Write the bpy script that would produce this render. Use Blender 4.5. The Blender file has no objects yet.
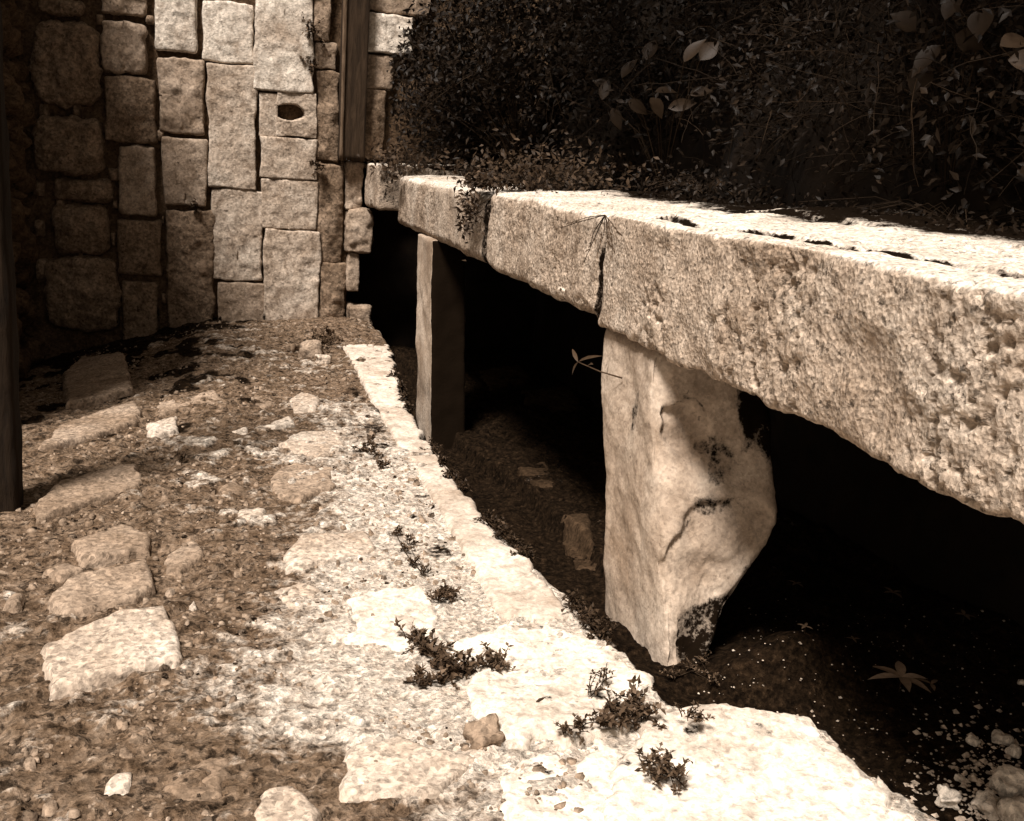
import bpy, math, random
import numpy as np
from mathutils import Matrix, Vector

rnd = random.Random(7)
rng = np.random.default_rng(11)
sc = bpy.context.scene
COL = sc.collection

# ------------------------------------------------------------------ camera
FPX, CX, CY = 1050.0, 512.0, 410.5
_y = np.array([217 - CX, -(137 - CY), -FPX]); _y /= np.linalg.norm(_y)
_x = np.cross(_y, [0, 1, 0]); _x /= np.linalg.norm(_x)
_z = np.cross(_x, _y)
CM = np.stack([_x, _y, _z])
EYE = np.array([0, 0, 1.41])
cam_d = bpy.data.cameras.new("camera")
cam_d.sensor_width = 36.0
cam_d.lens = 36.0 * FPX / 1024.0
cam_d.clip_end = 500
cam = bpy.data.objects.new("camera", cam_d)
cam.matrix_world = Matrix.Translation(Vector(EYE)) @ Matrix([list(r) for r in CM]).to_4x4()
COL.objects.link(cam)
sc.camera = cam

# ------------------------------------------------------------------ light
TO_SUN = Vector((-0.35, -0.39, 0.86)).normalized()
elev = math.asin(TO_SUN.z)
world = bpy.data.worlds.new("World"); sc.world = world; world.use_nodes = True
nt = world.node_tree
bg = nt.nodes["Background"]
sky = nt.nodes.new("ShaderNodeTexSky"); sky.sky_type = 'NISHITA'; sky.sun_disc = False
sky.sun_elevation = elev
sky.sun_rotation = math.atan2(TO_SUN.x, TO_SUN.y)
bw = nt.nodes.new("ShaderNodeRGBToBW")
tint = nt.nodes.new("ShaderNodeMix"); tint.data_type = 'RGBA'; tint.blend_type = 'MULTIPLY'
tint.inputs[0].default_value = 1.0
tint.inputs[7].default_value = (1.0, 0.84, 0.68, 1)
nt.links.new(sky.outputs[0], bw.inputs[0]); nt.links.new(bw.outputs[0], tint.inputs[6])
nt.links.new(tint.outputs[2], bg.inputs[0])
bg.inputs[1].default_value = 0.05
sun_d = bpy.data.lights.new("sun", 'SUN'); sun_d.energy = 3.0; sun_d.angle = math.radians(13)
sun_d.color = (1.0, 0.92, 0.85)
sun = bpy.data.objects.new("sun", sun_d); COL.objects.link(sun)
sun.rotation_euler = TO_SUN.to_track_quat('Z', 'Y').to_euler()
vs = sc.view_settings
vs.view_transform = 'Standard'; vs.look = 'None'; vs.gamma = 1.0; vs.use_curve_mapping = False
vs.exposure = 1.4

# ------------------------------------------------------------------ noise
def _hash(ix, iy, iz, seed):
    h = (ix.astype(np.uint32) * np.uint32(374761393) + iy.astype(np.uint32) * np.uint32(668265263)
         + iz.astype(np.uint32) * np.uint32(2147483647) + np.uint32(seed * 974711 + 13))
    h = (h ^ (h >> np.uint32(13))) * np.uint32(1274126177)
    h = (h ^ (h >> np.uint32(16))) * np.uint32(2246822519)
    h = h ^ (h >> np.uint32(13))
    return (h & np.uint32(0xFFFFFF)).astype(np.float64) / 16777215.0

def vnoise(p, seed=0):
    i = np.floor(p).astype(np.int64); f = p - i
    u = f * f * f * (f * (f * 6 - 15) + 10)
    r = 0
    for dx in (0, 1):
        for dy in (0, 1):
            for dz in (0, 1):
                w = (u[:, 0] if dx else 1 - u[:, 0]) * (u[:, 1] if dy else 1 - u[:, 1]) * (u[:, 2] if dz else 1 - u[:, 2])
                r = r + w * _hash(i[:, 0] + dx, i[:, 1] + dy, i[:, 2] + dz, seed)
    return r * 2 - 1

def fbm(p, scale, octv=4, seed=0, gain=0.5):
    p = np.asarray(p, float) * scale
    a, s, r = 1.0, 0.0, 0.0
    for k in range(octv):
        r = r + a * vnoise(p + k * 17.3, seed + k); s += a; a *= gain; p = p * 2.03
    return r / s * 1.6

def worley(p, scale, seed=0):
    """nearest distance, second distance, random value of nearest cell (2-D or 3-D points)"""
    q = np.asarray(p, float) * scale
    i = np.floor(q).astype(np.int64)
    n = len(q); d1 = np.full(n, 9.0); d2 = np.full(n, 9.0); idv = np.zeros(n)
    for dx in (-1, 0, 1):
        for dy in (-1, 0, 1):
            for dz in (-1, 0, 1):
                c = i + np.array([dx, dy, dz])
                o = np.stack([_hash(c[:, 0], c[:, 1], c[:, 2], seed + k) for k in (1, 2, 3)], 1)
                d = np.linalg.norm(c + o - q, axis=1)
                v = _hash(c[:, 0], c[:, 1], c[:, 2], seed + 9)
                nearer = d < d1
                d2 = np.where(nearer, d1, np.minimum(d2, d))
                idv = np.where(nearer, v, idv); d1 = np.where(nearer, d, d1)
    return d1, d2, idv

def sstep(a, b, x):
    t = np.clip((x - a) / (b - a), 0, 1); return t * t * (3 - 2 * t)

def p3(x, y, z=None):
    x = np.asarray(x, float); y = np.asarray(y, float)
    return np.stack([x.ravel(), y.ravel(), (np.zeros(x.size) if z is None else np.asarray(z, float).ravel())], 1)

# ------------------------------------------------------------------ where a sight line meets a surface
def ray(px, py): return CM @ np.array([px - CX, -(py - CY), -FPX])
def on_z(px, py, z=0.0):
    r = ray(px, py); return EYE + r * (z - EYE[2]) / r[2]
def on_y(px, py, y=8.6):
    r = ray(px, py); return EYE + r * y / r[1]
def on_x(px, py, x=1.25):
    r = ray(px, py); return EYE + r * x / r[0]

# ------------------------------------------------------------------ objects
def tag(o, label=None, cat=None, group=None, kind=None):
    if label: o["label"] = label
    if cat: o["category"] = cat
    if group: o["group"] = group
    if kind: o["kind"] = kind
    return o

def link(name, me, mat, parent=None):
    me.name = name
    o = bpy.data.objects.new(name, me); COL.objects.link(o)
    if mat is not None and not me.materials: me.materials.append(mat)
    if parent is not None:
        o.parent = parent
        o.matrix_parent_inverse = parent.matrix_basis.inverted()
    return o

def empty(name, loc, label, cat, group=None):
    o = bpy.data.objects.new(name, None); o.empty_display_size = 0.1
    o.location = loc; COL.objects.link(o)
    return tag(o, label, cat, group)

def mesh(verts, faces, smooth=True, attrs=None):
    me = bpy.data.meshes.new("m")
    verts = np.asarray(verts, float)
    if isinstance(faces, np.ndarray):
        k = faces.shape[1]
        me.vertices.add(len(verts)); me.vertices.foreach_set("co", verts.astype(np.float32).ravel())
        me.loops.add(faces.size); me.loops.foreach_set("vertex_index", faces.astype(np.int32).ravel())
        me.polygons.add(len(faces))
        me.polygons.foreach_set("loop_start", np.arange(0, faces.size, k, dtype=np.int32))
        me.polygons.foreach_set("loop_total", np.full(len(faces), k, dtype=np.int32))
        me.update(calc_edges=True)
    else:
        me.from_pydata([tuple(v) for v in verts], [], faces)
    if smooth: me.polygons.foreach_set("use_smooth", np.ones(len(me.polygons), dtype=bool))
    for n, a in (attrs or {}).items():
        at = me.attributes.new(n, 'FLOAT', 'POINT'); at.data.foreach_set("value", np.asarray(a, np.float32))
    me.validate(); me.update()
    return me

def gridfaces(nu, nv, off=0, flip=False):
    i = np.arange(nu - 1)[:, None] * nv + np.arange(nv - 1)[None, :] + off
    f = np.stack([i, i + nv, i + nv + 1, i + 1], -1).reshape(-1, 4)
    return f[:, ::-1] if flip else f

# ------------------------------------------------------------------ materials
def nodes(name):
    m = bpy.data.materials.new(name); m.use_nodes = True
    t = m.node_tree; return m, t, t.nodes["Principled BSDF"]

def N(t, kind, **kw):
    n = t.nodes.new(kind)
    for k, v in kw.items(): setattr(n, k, v)
    return n

def noise_tex(t, vec, scale, detail=6, rough=0.6, dist=0.0):
    n = N(t, "ShaderNodeTexNoise"); n.inputs["Scale"].default_value = scale
    n.inputs["Detail"].default_value = detail; n.inputs["Roughness"].default_value = rough
    n.inputs["Distortion"].default_value = dist
    t.links.new(vec, n.inputs["Vector"]); return n.outputs["Fac"]

def ramp(t, fac, stops, interp='LINEAR'):
    r = N(t, "ShaderNodeValToRGB"); r.color_ramp.interpolation = interp
    e = r.color_ramp.elements
    while len(e) < len(stops): e.new(0.5)
    for k, (p, c) in enumerate(stops):
        e[k].position = p
        e[k].color = (c, c, c, 1) if isinstance(c, (int, float)) else (*c, 1)
    t.links.new(fac, r.inputs[0]); return r.outputs[0]

def mix(t, fac, a, b, blend='MIX'):
    n = N(t, "ShaderNodeMix"); n.data_type = 'RGBA'; n.blend_type = blend
    for sock, v in ((n.inputs[0], fac), (n.inputs[6], a), (n.inputs[7], b)):
        if isinstance(v, (int, float)): sock.default_value = v
        elif isinstance(v, tuple): sock.default_value = (*v, 1)
        else: t.links.new(v, sock)
    return n.outputs[2]

def grains(t, vec, scale):
    v = N(t, "ShaderNodeTexVoronoi"); v.inputs["Scale"].default_value = scale
    t.links.new(vec, v.inputs["Vector"])
    b = N(t, "ShaderNodeRGBToBW"); t.links.new(v.outputs["Color"], b.inputs[0])
    return b.outputs[0], v.outputs["Distance"]

def attr(t, name):
    n = N(t, "ShaderNodeAttribute"); n.attribute_name = name; return n.outputs["Fac"]

def math_(t, op, a, b=None):
    n = N(t, "ShaderNodeMath"); n.operation = op
    for s, v in ((n.inputs[0], a), (n.inputs[1], b)):
        if v is None: continue
        if isinstance(v, (int, float)): s.default_value = v
        else: t.links.new(v, s)
    return n.outputs[0]

def bump(t, h, strength, dist, prev=None):
    b = N(t, "ShaderNodeBump"); b.inputs["Strength"].default_value = strength; b.inputs["Distance"].default_value = dist
    t.links.new(h, b.inputs["Height"])
    if prev is not None: t.links.new(prev, b.inputs["Normal"])
    return b.outputs["Normal"]

def sep(v, s=1.0):
    """warm stone tone of a given lightness: the darker the browner"""
    k = min(1.0, v / 0.6) ** 0.75
    return (v * s, v * s * (0.58 + 0.31 * k), v * s * (0.29 + 0.47 * k))

def stone_mat(name, v, grain=60.0, stain=0.5, specks=0.5, pits=0.0, lit_top_v=None, bump_s=0.5, spread=0.35, fine=1.0):
    """v: lightness; stain: patchy dark weathering; specks: black lichen dots; attribute 'dirt' darkens"""
    m, t, p = nodes(name)
    va = N(t, "ShaderNodeVectorMath"); va.operation = 'ADD'
    t.links.new(N(t, "ShaderNodeTexCoord").outputs["Object"], va.inputs[0])
    t.links.new(math_(t, 'MULTIPLY', N(t, "ShaderNodeObjectInfo").outputs["Random"], 37.0), va.inputs[1])
    tc = va.outputs[0]
    g = N(t, "ShaderNodeNewGeometry")
    n1 = noise_tex(t, tc, 3.2, 7, 0.62, 0.4)
    n2 = noise_tex(t, tc, grain, 5, 0.7)
    n3 = noise_tex(t, tc, 14.0, 6, 0.66, 0.3)
    col = ramp(t, n1, [(0.30, sep(v * (1 - spread))), (0.52, sep(v)), (0.72, sep(min(0.78, v * (1 + spread * 0.8))))])
    if lit_top_v:  # upward faces paler: stronger light from above put into the colour
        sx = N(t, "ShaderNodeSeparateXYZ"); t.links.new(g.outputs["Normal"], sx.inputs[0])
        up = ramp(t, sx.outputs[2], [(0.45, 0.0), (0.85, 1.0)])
        topc = ramp(t, n1, [(0.28, sep(lit_top_v * 0.72)), (0.55, sep(lit_top_v)), (0.75, sep(min(0.8, lit_top_v * 1.15)))])
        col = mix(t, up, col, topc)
    gr = ramp(t, n2, [(0.30, 0.30), (0.5, 1.0), (0.70, 1.4)])
    col = mix(t, 0.8 * fine, col, gr, 'MULTIPLY')
    nf, nd = grains(t, tc, grain * 1.5)
    col = mix(t, 0.85 * fine, col, ramp(t, nf, [(0.15, 0.62), (0.5, 1.0), (0.85, 1.32)]), 'MULTIPLY')
    pore = ramp(t, noise_tex(t, tc, grain * 0.55, 3, 0.62), [(0.34, 0.22), (0.41, 1.0)])
    col = mix(t, min(1.0, 0.45 + pits) * fine, col, pore, 'MULTIPLY')
    st = ramp(t, n3, [(0.36, 1.0), (0.50, 0.0)])
    col = mix(t, math_(t, 'MULTIPLY', st, stain), col, sep(v * 0.28))
    sp = ramp(t, noise_tex(t, tc, grain * 0.8, 3, 0.5), [(0.30, 1.0), (0.37, 0.0)])
    patch = ramp(t, noise_tex(t, tc, 5.0, 3), [(0.44, 0.0), (0.6, 1.0)])
    col = mix(t, math_(t, 'MULTIPLY', math_(t, 'MULTIPLY', sp, patch), specks), col, sep(0.03))
    d = attr(t, "dirt_shade")  # carries dirt and moss, and shade painted on some stones
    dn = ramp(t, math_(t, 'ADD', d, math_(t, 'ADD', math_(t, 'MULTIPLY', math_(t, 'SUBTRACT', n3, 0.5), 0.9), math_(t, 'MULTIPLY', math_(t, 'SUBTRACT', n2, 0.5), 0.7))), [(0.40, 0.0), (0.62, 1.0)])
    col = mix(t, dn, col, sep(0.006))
    t.links.new(col, p.inputs["Base Color"])
    p.inputs["Roughness"].default_value = 0.93
    p.inputs["Specular IOR Level"].default_value = 0.03
    h = bump(t, n3, bump_s * 0.6, 0.03)
    h = bump(t, n2, bump_s * 0.7, 0.005, h)
    h = bump(t, pore, bump_s * 0.6, 0.006, h)
    h = bump(t, nd, bump_s * 0.5, 0.003, h)
    if pits:
        vo = N(t, "ShaderNodeTexVoronoi"); vo.inputs["Scale"].default_value = 85; vo.feature = 'F1'
        t.links.new(tc, vo.inputs["Vector"])
        h = bump(t, vo.outputs["Distance"], pits, 0.012, h)
    t.links.new(h, p.inputs["Normal"])
    return m

def ground_mat():
    m, t, p = nodes("earth_and_plaster")
    tc = N(t, "ShaderNodeTexCoord").outputs["Object"]
    n1 = noise_tex(t, tc, 4.0, 8, 0.65, 0.5)
    n2 = noise_tex(t, tc, 45.0, 6, 0.7)
    n3 = noise_tex(t, tc, 17.0, 7, 0.72, 0.0)
    earth = ramp(t, n3, [(0.30, sep(0.04)), (0.44, sep(0.12)), (0.58, sep(0.20)), (0.76, sep(0.32))])
    pale = ramp(t, n3, [(0.28, sep(0.32)), (0.42, sep(0.48)), (0.60, sep(0.60)), (0.8, sep(0.72))])
    soil = ramp(t, n2, [(0.3, sep(0.005)), (0.56, sep(0.014)), (0.70, sep(0.03)), (0.80, sep(0.12))])
    a = attr(t, "pale")
    f = ramp(t, math_(t, 'ADD', a, math_(t, 'MULTIPLY', math_(t, 'SUBTRACT', n3, 0.5), 0.8)), [(0.40, 0.0), (0.66, 1.0)])
    col = mix(t, f, earth, pale)
    s = attr(t, "soil")
    f2 = ramp(t, math_(t, 'ADD', s, math_(t, 'MULTIPLY', math_(t, 'SUBTRACT', n3, 0.5), 0.9)), [(0.42, 0.0), (0.58, 1.0)])
    col = mix(t, f2, col, soil)
    gr = ramp(t, n2, [(0.30, 0.35), (0.5, 1.0), (0.72, 1.35)])
    col = mix(t, 0.8, col, gr, 'MULTIPLY')
    nf, nd = grains(t, tc, 95.0)
    col = mix(t, 0.85, col, ramp(t, nf, [(0.15, 0.55), (0.5, 1.0), (0.85, 1.4)]), 'MULTIPLY')
    crev = ramp(t, noise_tex(t, tc, 30.0, 5, 0.66, 0.5), [(0.37, 0.22), (0.46, 1.0)])
    cm = ramp(t, f, [(0.0, 0.95), (1.0, 0.25)])
    col = mix(t, cm, col, crev, 'MULTIPLY')
    t.links.new(col, p.inputs["Base Color"])
    p.inputs["Roughness"].default_value = 0.95; p.inputs["Specular IOR Level"].default_value = 0.03
    h = bump(t, n3, 0.6, 0.03); h = bump(t, n2, 0.8, 0.012, h); h = bump(t, crev, 0.7, 0.012, h); h = bump(t, nd, 0.5, 0.004, h)
    t.links.new(h, p.inputs["Normal"])
    return m

def leaf_mat(name, v, rough=0.5, spread=0.6):
    m, t, p = nodes(name)
    tone = attr(t, "tone")
    col = ramp(t, tone, [(0.0, sep(v * (1 - spread))), (0.7, sep(v)), (0.93, sep(v * 1.4)), (1.0, sep(v * 1.9))])
    tc = N(t, "ShaderNodeTexCoord").outputs["Object"]
    gr = ramp(t, noise_tex(t, tc, 70, 3), [(0.3, 0.7), (0.7, 1.2)])
    col = mix(t, 0.8, col, gr, 'MULTIPLY')
    t.links.new(col, p.inputs["Base Color"]); p.inputs["Roughness"].default_value = rough
    p.inputs["Specular IOR Level"].default_value = 0.12
    return m

def plain_mat(name, v, rough=0.9, scale=(30, 30, 3)):
    m, t, p = nodes(name)
    tc = N(t, "ShaderNodeTexCoord").outputs["Object"]
    mp = N(t, "ShaderNodeMapping"); mp.inputs["Scale"].default_value = scale
    t.links.new(tc, mp.inputs["Vector"])
    n = noise_tex(t, mp.outputs[0], 2.0, 7, 0.65, 0.6)
    col = ramp(t, n, [(0.3, sep(v * 0.45)), (0.5, sep(v)), (0.75, sep(v * 1.7))])
    t.links.new(col, p.inputs["Base Color"]); p.inputs["Roughness"].default_value = rough
    p.inputs["Specular IOR Level"].default_value = 0.15
    t.links.new(bump(t, n, 0.6, 0.02), p.inputs["Normal"])
    return m

M_GROUND = ground_mat()
M_BEAM = stone_mat("coarse_limestone", 0.39, 75, 0.30, 0.7, 0.3, lit_top_v=0.62, bump_s=0.55)
M_POST = stone_mat("smooth_limestone", 0.38, 70, 0.3, 0.5, 0.0, bump_s=0.3, fine=0.45)
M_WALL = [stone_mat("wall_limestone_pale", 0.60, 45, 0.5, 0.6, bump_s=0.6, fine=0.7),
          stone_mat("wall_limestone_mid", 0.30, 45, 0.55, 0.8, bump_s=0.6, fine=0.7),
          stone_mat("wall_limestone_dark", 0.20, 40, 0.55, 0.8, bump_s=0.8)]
M_MORTAR = stone_mat("mossy_mortar", 0.085, 40, 0.6, 0.6, bump_s=0.9)
M_SLAB = stone_mat("floor_stone", 0.27, 50, 0.3, 0.4, bump_s=0.6)
M_SLAB_W = stone_mat("pale_floor_stone", 0.45, 50, 0.2, 0.2, bump_s=0.5)
M_DIM = stone_mat("shade_toned_floor_stone", 0.045, 50, 0.6, 0.5, bump_s=0.6)  # floor stone colour darkened for the shade under the beam
M_KERB = stone_mat("white_plaster", 0.66, 50, 0.4, 0.5, bump_s=0.5, spread=0.3, fine=0.6)
M_RUBBLE = stone_mat("white_rubble", 0.66, 60, 0.3, 0.3, bump_s=0.7)
M_BANK = plain_mat("dark_humus", 0.008, 1.0, (3, 3, 3))
M_WOOD = plain_mat("weathered_timber", 0.032, 0.9, (18, 18, 2))
M_LEAF = leaf_mat("dull_leaf", 0.0125, 0.55)
M_BIGLEAF = leaf_mat("broad_leaf", 0.036, 0.5)
M_SOILLEAF = leaf_mat("seedling_leaf", 0.15, 0.5)
M_CREEP = leaf_mat("creeper_leaf", 0.04, 0.6)
M_STEM = leaf_mat("dry_stem", 0.03, 0.8)
M_DRY = leaf_mat("dry_grass", 0.022, 0.8)
M_WEED = leaf_mat("weed_leaf", 0.085, 0.6)

# ------------------------------------------------------------------ builders of shapes
def block_mesh(size, res, r=0.02, amp=0.008, nscale=9, seed=0, pit=0.0, extra=None, taper=None, dirt_shade_f=None):
    """a worn block centred on the origin, its six faces one welded surface; r rounds the edges"""
    h = np.array(size) / 2.0
    res = (res,) * 3 if np.isscalar(res) else res
    n = [max(3, int(round(size[k] / res[k])) + 1) for k in range(3)]
    ax = [np.linspace(-h[k], h[k], n[k]) for k in range(3)]
    V, F, off = [], [], 0
    for a in range(3):
        b, c = (a + 1) % 3, (a + 2) % 3
        B, Cc = np.meshgrid(ax[b], ax[c], indexing='ij')
        for s in (-1, 1):
            P = np.zeros((B.size, 3)); P[:, a] = s * h[a]; P[:, b] = B.ravel(); P[:, c] = Cc.ravel()
            V.append(P); F.append(gridfaces(n[b], n[c], off, flip=(s < 0))); off += len(P)
    V = np.concatenate(V); F = np.concatenate(F)
    key = np.round(V * 1e5).astype(np.int64)
    _, idx, inv = np.unique(key, axis=0, return_index=True, return_inverse=True)
    V = V[idx]; F = inv.ravel()[F]
    rr = min(r, 0.45 * h.min() * 2 / 2)
    q = np.clip(V, -(h - rr), h - rr)
    d = V - q; L = np.linalg.norm(d, axis=1, keepdims=True); nrm = d / np.maximum(L, 1e-9)
    V = q + nrm * rr
    o = np.array([seed * 3.7, seed * 1.3, seed * 5.1])
    disp = amp * fbm(V + o, nscale, 5, seed)
    if pit:
        disp -= pit * np.clip(fbm(V + o, 55, 4, seed + 5, 0.6) - 0.05, 0, 1) * 1.5 * sstep(-0.25, 0.25, fbm(V + o, 3.0, 3, seed + 15))
    if pit: disp *= np.where(nrm[:, 2] > 0.5, 0.45, 1.0)
    V = V + nrm * disp[:, None]
    # worn corners: broad bites where the low noise is strong
    if extra is not None: V = extra(V, nrm)
    dirt_shade = np.zeros(len(V)) if dirt_shade_f is None else dirt_shade_f(V, nrm)
    return mesh(V, F, True, {"dirt_shade": dirt_shade})

def poly_sd(poly, X, Y):
    """signed distance to a polygon, positive inside"""
    P = np.asarray(poly, float); x = X.ravel(); y = Y.ravel()
    d = np.full(x.size, 1e9); ins = np.zeros(x.size, bool)
    for k in range(len(P)):
        a, b = P[k], P[(k + 1) % len(P)]
        e = b - a; w = np.stack([x - a[0], y - a[1]], 1)
        tt = np.clip((w @ e) / max(e @ e, 1e-12), 0, 1)
        d = np.minimum(d, np.linalg.norm(w - tt[:, None] * e, axis=1))
        c = ((a[1] > y) != (b[1] > y)) & (x < (b[0] - a[0]) * (y - a[1]) / (b[1] - a[1] + 1e-15) + a[0])
        ins ^= c
    return np.where(ins, d, -d)

# ------------------------------------------------------------------ the lie of the ground
def edge_x(y):   # outer edge of the kerb, where the ground drops into the gutter
    return np.interp(y, [1.0, 1.75, 2.15, 2.26, 2.36, 2.48, 2.75, 3.1, 3.6, 4.2, 5.0, 6.0, 6.7, 7.4],
                        [1.62, 1.56, 1.52, 1.30, 1.16, 1.18, 1.12, 1.09, 1.03, 1.00, 0.985, 1.05, 1.12, 1.20])
def ground_smooth(x, y):
    x = np.asarray(x, float); y = np.asarray(y, float)
    z = -0.28 * np.clip(-x - 0.05, 0, 1.8) * sstep(4.3, 8.2, y)
    z = z + 0.03 * np.exp(-(((x - 0.85) / 0.35) ** 2 + ((y - 8.2) / 0.5) ** 2)) * 2
    ch = sstep(0.0, 0.12, x - edge_x(y))
    depth = np.interp(y, [1.0, 2.3, 2.7, 3.2, 4.5, 6.0, 9], [0.03, 0.03, 0.02, 0.09, 0.25, 0.36, 0.36])
    z = z - ch * depth
    # soil heaped towards the near right, and the bed behind the posts
    z = z + ch * 0.06 * sstep(2.4, 1.6, y) * sstep(1.5, 1.9, x)
    z = z + ch * 0.09 * sstep(0.0, 0.03, x - 1.42 - 0.04 * np.sin(y * 1.7)) * sstep(3.0, 4.0, y)
    z = z + 0.17 * np.exp(-((x - 1.66) / 0.20) ** 2 - ((y - 2.44) / 0.13) ** 2) + 0.07 * np.exp(-((x - 1.45) / 0.13) ** 2 - ((y - 2.42) / 0.09) ** 2)
    return z
def on_ground(px, py):
    z = 0.0
    for _ in range(8):
        p = on_z(px, py, z); z = float(ground_smooth(p[0], p[1]))
    return on_z(px, py, z)

def axis(lo, hi, step, outer):
    d = np.arange(lo, hi + step / 2, step)
    return np.concatenate([[lo - o for o in reversed(outer)], d, [hi + o for o in outer]])
gx = axis(-1.7, 2.7, 0.0125, [0.1, 0.4, 1.2, 4, 15, 60])
gy = axis(1.4, 8.9, 0.0125, [0.1, 0.4, 1.2, 4, 15, 60])
GX, GY = np.meshgrid(gx, gy, indexing='ij')
P = p3(GX, GY)
X, Y = P[:, 0], P[:, 1]
z = ground_smooth(X, Y)
near_e = X - edge_x(Y) + 0.05 * fbm(P, 6, 4, 3)
gutter = sstep(0.0, 0.06, near_e)
w1, w2, wi = worley(P * [1, 1.15, 1] + 0.25 * np.stack([fbm(P, 5, 3, 41), fbm(P, 5, 3, 42), 0 * X], 1) * 0.25, 7.5, 3)
lump = sstep(0.02, 0.30, w2 - w1) * (wi > 0.45)
v1, v2, vi = worley(P, 22.0, 5)
small = sstep(0.05, 0.4, v2 - v1) * (vi > 0.6)
rough = 0.014 * fbm(P, 3.0, 6, 8, 0.55) + 0.011 * fbm(P, 16, 4, 21, 0.6)
pale = 0.24 + 0.16 * fbm(P, 1.6, 4, 31) + 0.30 * lump * (wi - 0.3) + 0.12 * small
# plaster survives towards the kerb and the camera
near = sstep(-0.10, 0.80, X + 0.26 * fbm(P, 2.0, 5, 33)) * sstep(5.6, 2.6, Y)
pale = pale + 0.55 * near + 0.22 * sstep(0.1, 0.8, X) * sstep(7.5, 4, Y) - 0.10 * sstep(0.0, -0.9, X)
z = z + rough * (1 - 0.55 * near) + 0.012 * lump * (1 - 0.5 * near) + 0.006 * small
inner = sstep(0.0, 0.03, X - 1.42 - 0.04 * np.sin(Y * 1.7)) * sstep(3.0, 3.4, Y)
soil = np.where(gutter > 0.3, 0.35 + 0.5 * gutter, 0.0) * (1 - inner) + inner * (0.70 + 0.05 * fbm(P, 3.0, 3, 66))  # bed under the beam painted darker to stand for its shade
# darker ground along the foot of the back wall on the left
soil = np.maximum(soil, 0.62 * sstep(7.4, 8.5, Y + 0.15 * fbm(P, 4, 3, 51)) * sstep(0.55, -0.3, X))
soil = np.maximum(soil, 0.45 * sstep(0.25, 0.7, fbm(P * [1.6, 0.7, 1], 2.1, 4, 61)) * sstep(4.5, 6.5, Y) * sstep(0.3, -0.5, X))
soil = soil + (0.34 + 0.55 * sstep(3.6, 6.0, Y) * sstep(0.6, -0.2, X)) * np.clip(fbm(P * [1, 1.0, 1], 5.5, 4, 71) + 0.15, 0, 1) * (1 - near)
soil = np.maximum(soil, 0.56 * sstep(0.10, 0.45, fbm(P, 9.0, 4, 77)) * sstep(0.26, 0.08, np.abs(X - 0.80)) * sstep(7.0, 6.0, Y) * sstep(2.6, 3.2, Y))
z = z + gutter * (0.02 * fbm(P, 9, 5, 81))
fade = sstep(3.5, 2.7, np.abs(X - 0.5) - 0) * sstep(9.6, 9.0, Y)
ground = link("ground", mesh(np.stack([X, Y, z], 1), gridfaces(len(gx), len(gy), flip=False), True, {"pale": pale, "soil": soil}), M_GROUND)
tag(ground, kind="structure")
_gz = z.reshape(GX.shape)
def gz(x, y):
    i = int(np.clip(np.searchsorted(gx, x), 1, len(gx) - 1)); j = int(np.clip(np.searchsorted(gy, y), 1, len(gy) - 1))
    return float(_gz[i, j])

ROOTS = np.array([on_ground(*p)[:2] for p in ((455, 672), (420, 650), (440, 664), (478, 668), (625, 728), (610, 722), (640, 730), (577, 742), (596, 698),
    (662, 788), (690, 740), (545, 705), (485, 735), (500, 750), (470, 640), (530, 629), (560, 632), (442, 600), (640, 640), (720, 722), (760, 740), (620, 770), (540, 770))])
def rooted(q):
    d = np.min(np.linalg.norm(q[:, None, :2] - ROOTS[None], axis=2), axis=1) + 0.02 * fbm(p3(q[:, 0], q[:, 1]), 25, 4, 63)
    return 0.52 * sstep(0.055, 0.005, d)
# ------------------------------------------------------------------ kerb and flat stones: slabs laid by outline
def slab_mesh(poly, height, res=0.01, skirt=0.07, edge=0.02, wob=0.02, wscale=12, amp=0.004, seed=0, zf=None, dirt_shade_f=None, wobf=None):
    poly = np.asarray(poly, float)
    lo = poly.min(0) - wob - 0.02; hi = poly.max(0) + wob + 0.02
    ax_ = np.arange(lo[0], hi[0], res); ay_ = np.arange(lo[1], hi[1], res)
    A, B = np.meshgrid(ax_, ay_, indexing='ij')
    q = p3(A, B)
    sd = poly_sd(poly, A, B) + (wob if wobf is None else wobf(q)) * fbm(q, wscale, 4, seed)
    base = ground_smooth(q[:, 0], q[:, 1]) if zf is None else zf(q)
    prof = np.clip(sd / edge, -1, 1)
    t = 1 - (1 - np.clip(prof, 0, 1)) ** 2
    zz = base + height * t - skirt * (1 - sstep(-0.35, 0.15, prof)) + 0.9 * amp * fbm(q, 38, 4, seed + 6) + amp * fbm(q, 14, 5, seed + 3) * t + amp * 2.2 * fbm(q, 3.5, 3, seed + 8) * t
    keep = (sd > -edge).reshape(A.shape)
    f = gridfaces(*A.shape)
    kf = keep.ravel()[f].all(1); f = f[kf]
    used = np.unique(f); remap = np.full(len(q), -1); remap[used] = np.arange(len(used))
    V = np.stack([q[:, 0], q[:, 1], zz], 1)[used]
    d = rooted(V) if dirt_shade_f is None else dirt_shade_f(V, sd[used])
    return mesh(V, remap[f], True, {"dirt_shade": d})

def slab_at(px_poly, name, label, cat, mat, height=0.02, group=None, **kw):
    poly = [on_ground(*p)[:2] for p in px_poly]
    c = np.mean(poly, 0); zc = float(ground_smooth(c[0], c[1]))
    me = slab_mesh(poly, height, **kw)
    o = link(name, me, mat)
    # origin at the stone's own base
    me.transform(Matrix.Translation((-c[0], -c[1], -zc))); o.location = (c[0], c[1], zc)
    return tag(o, label, cat, group)

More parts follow.
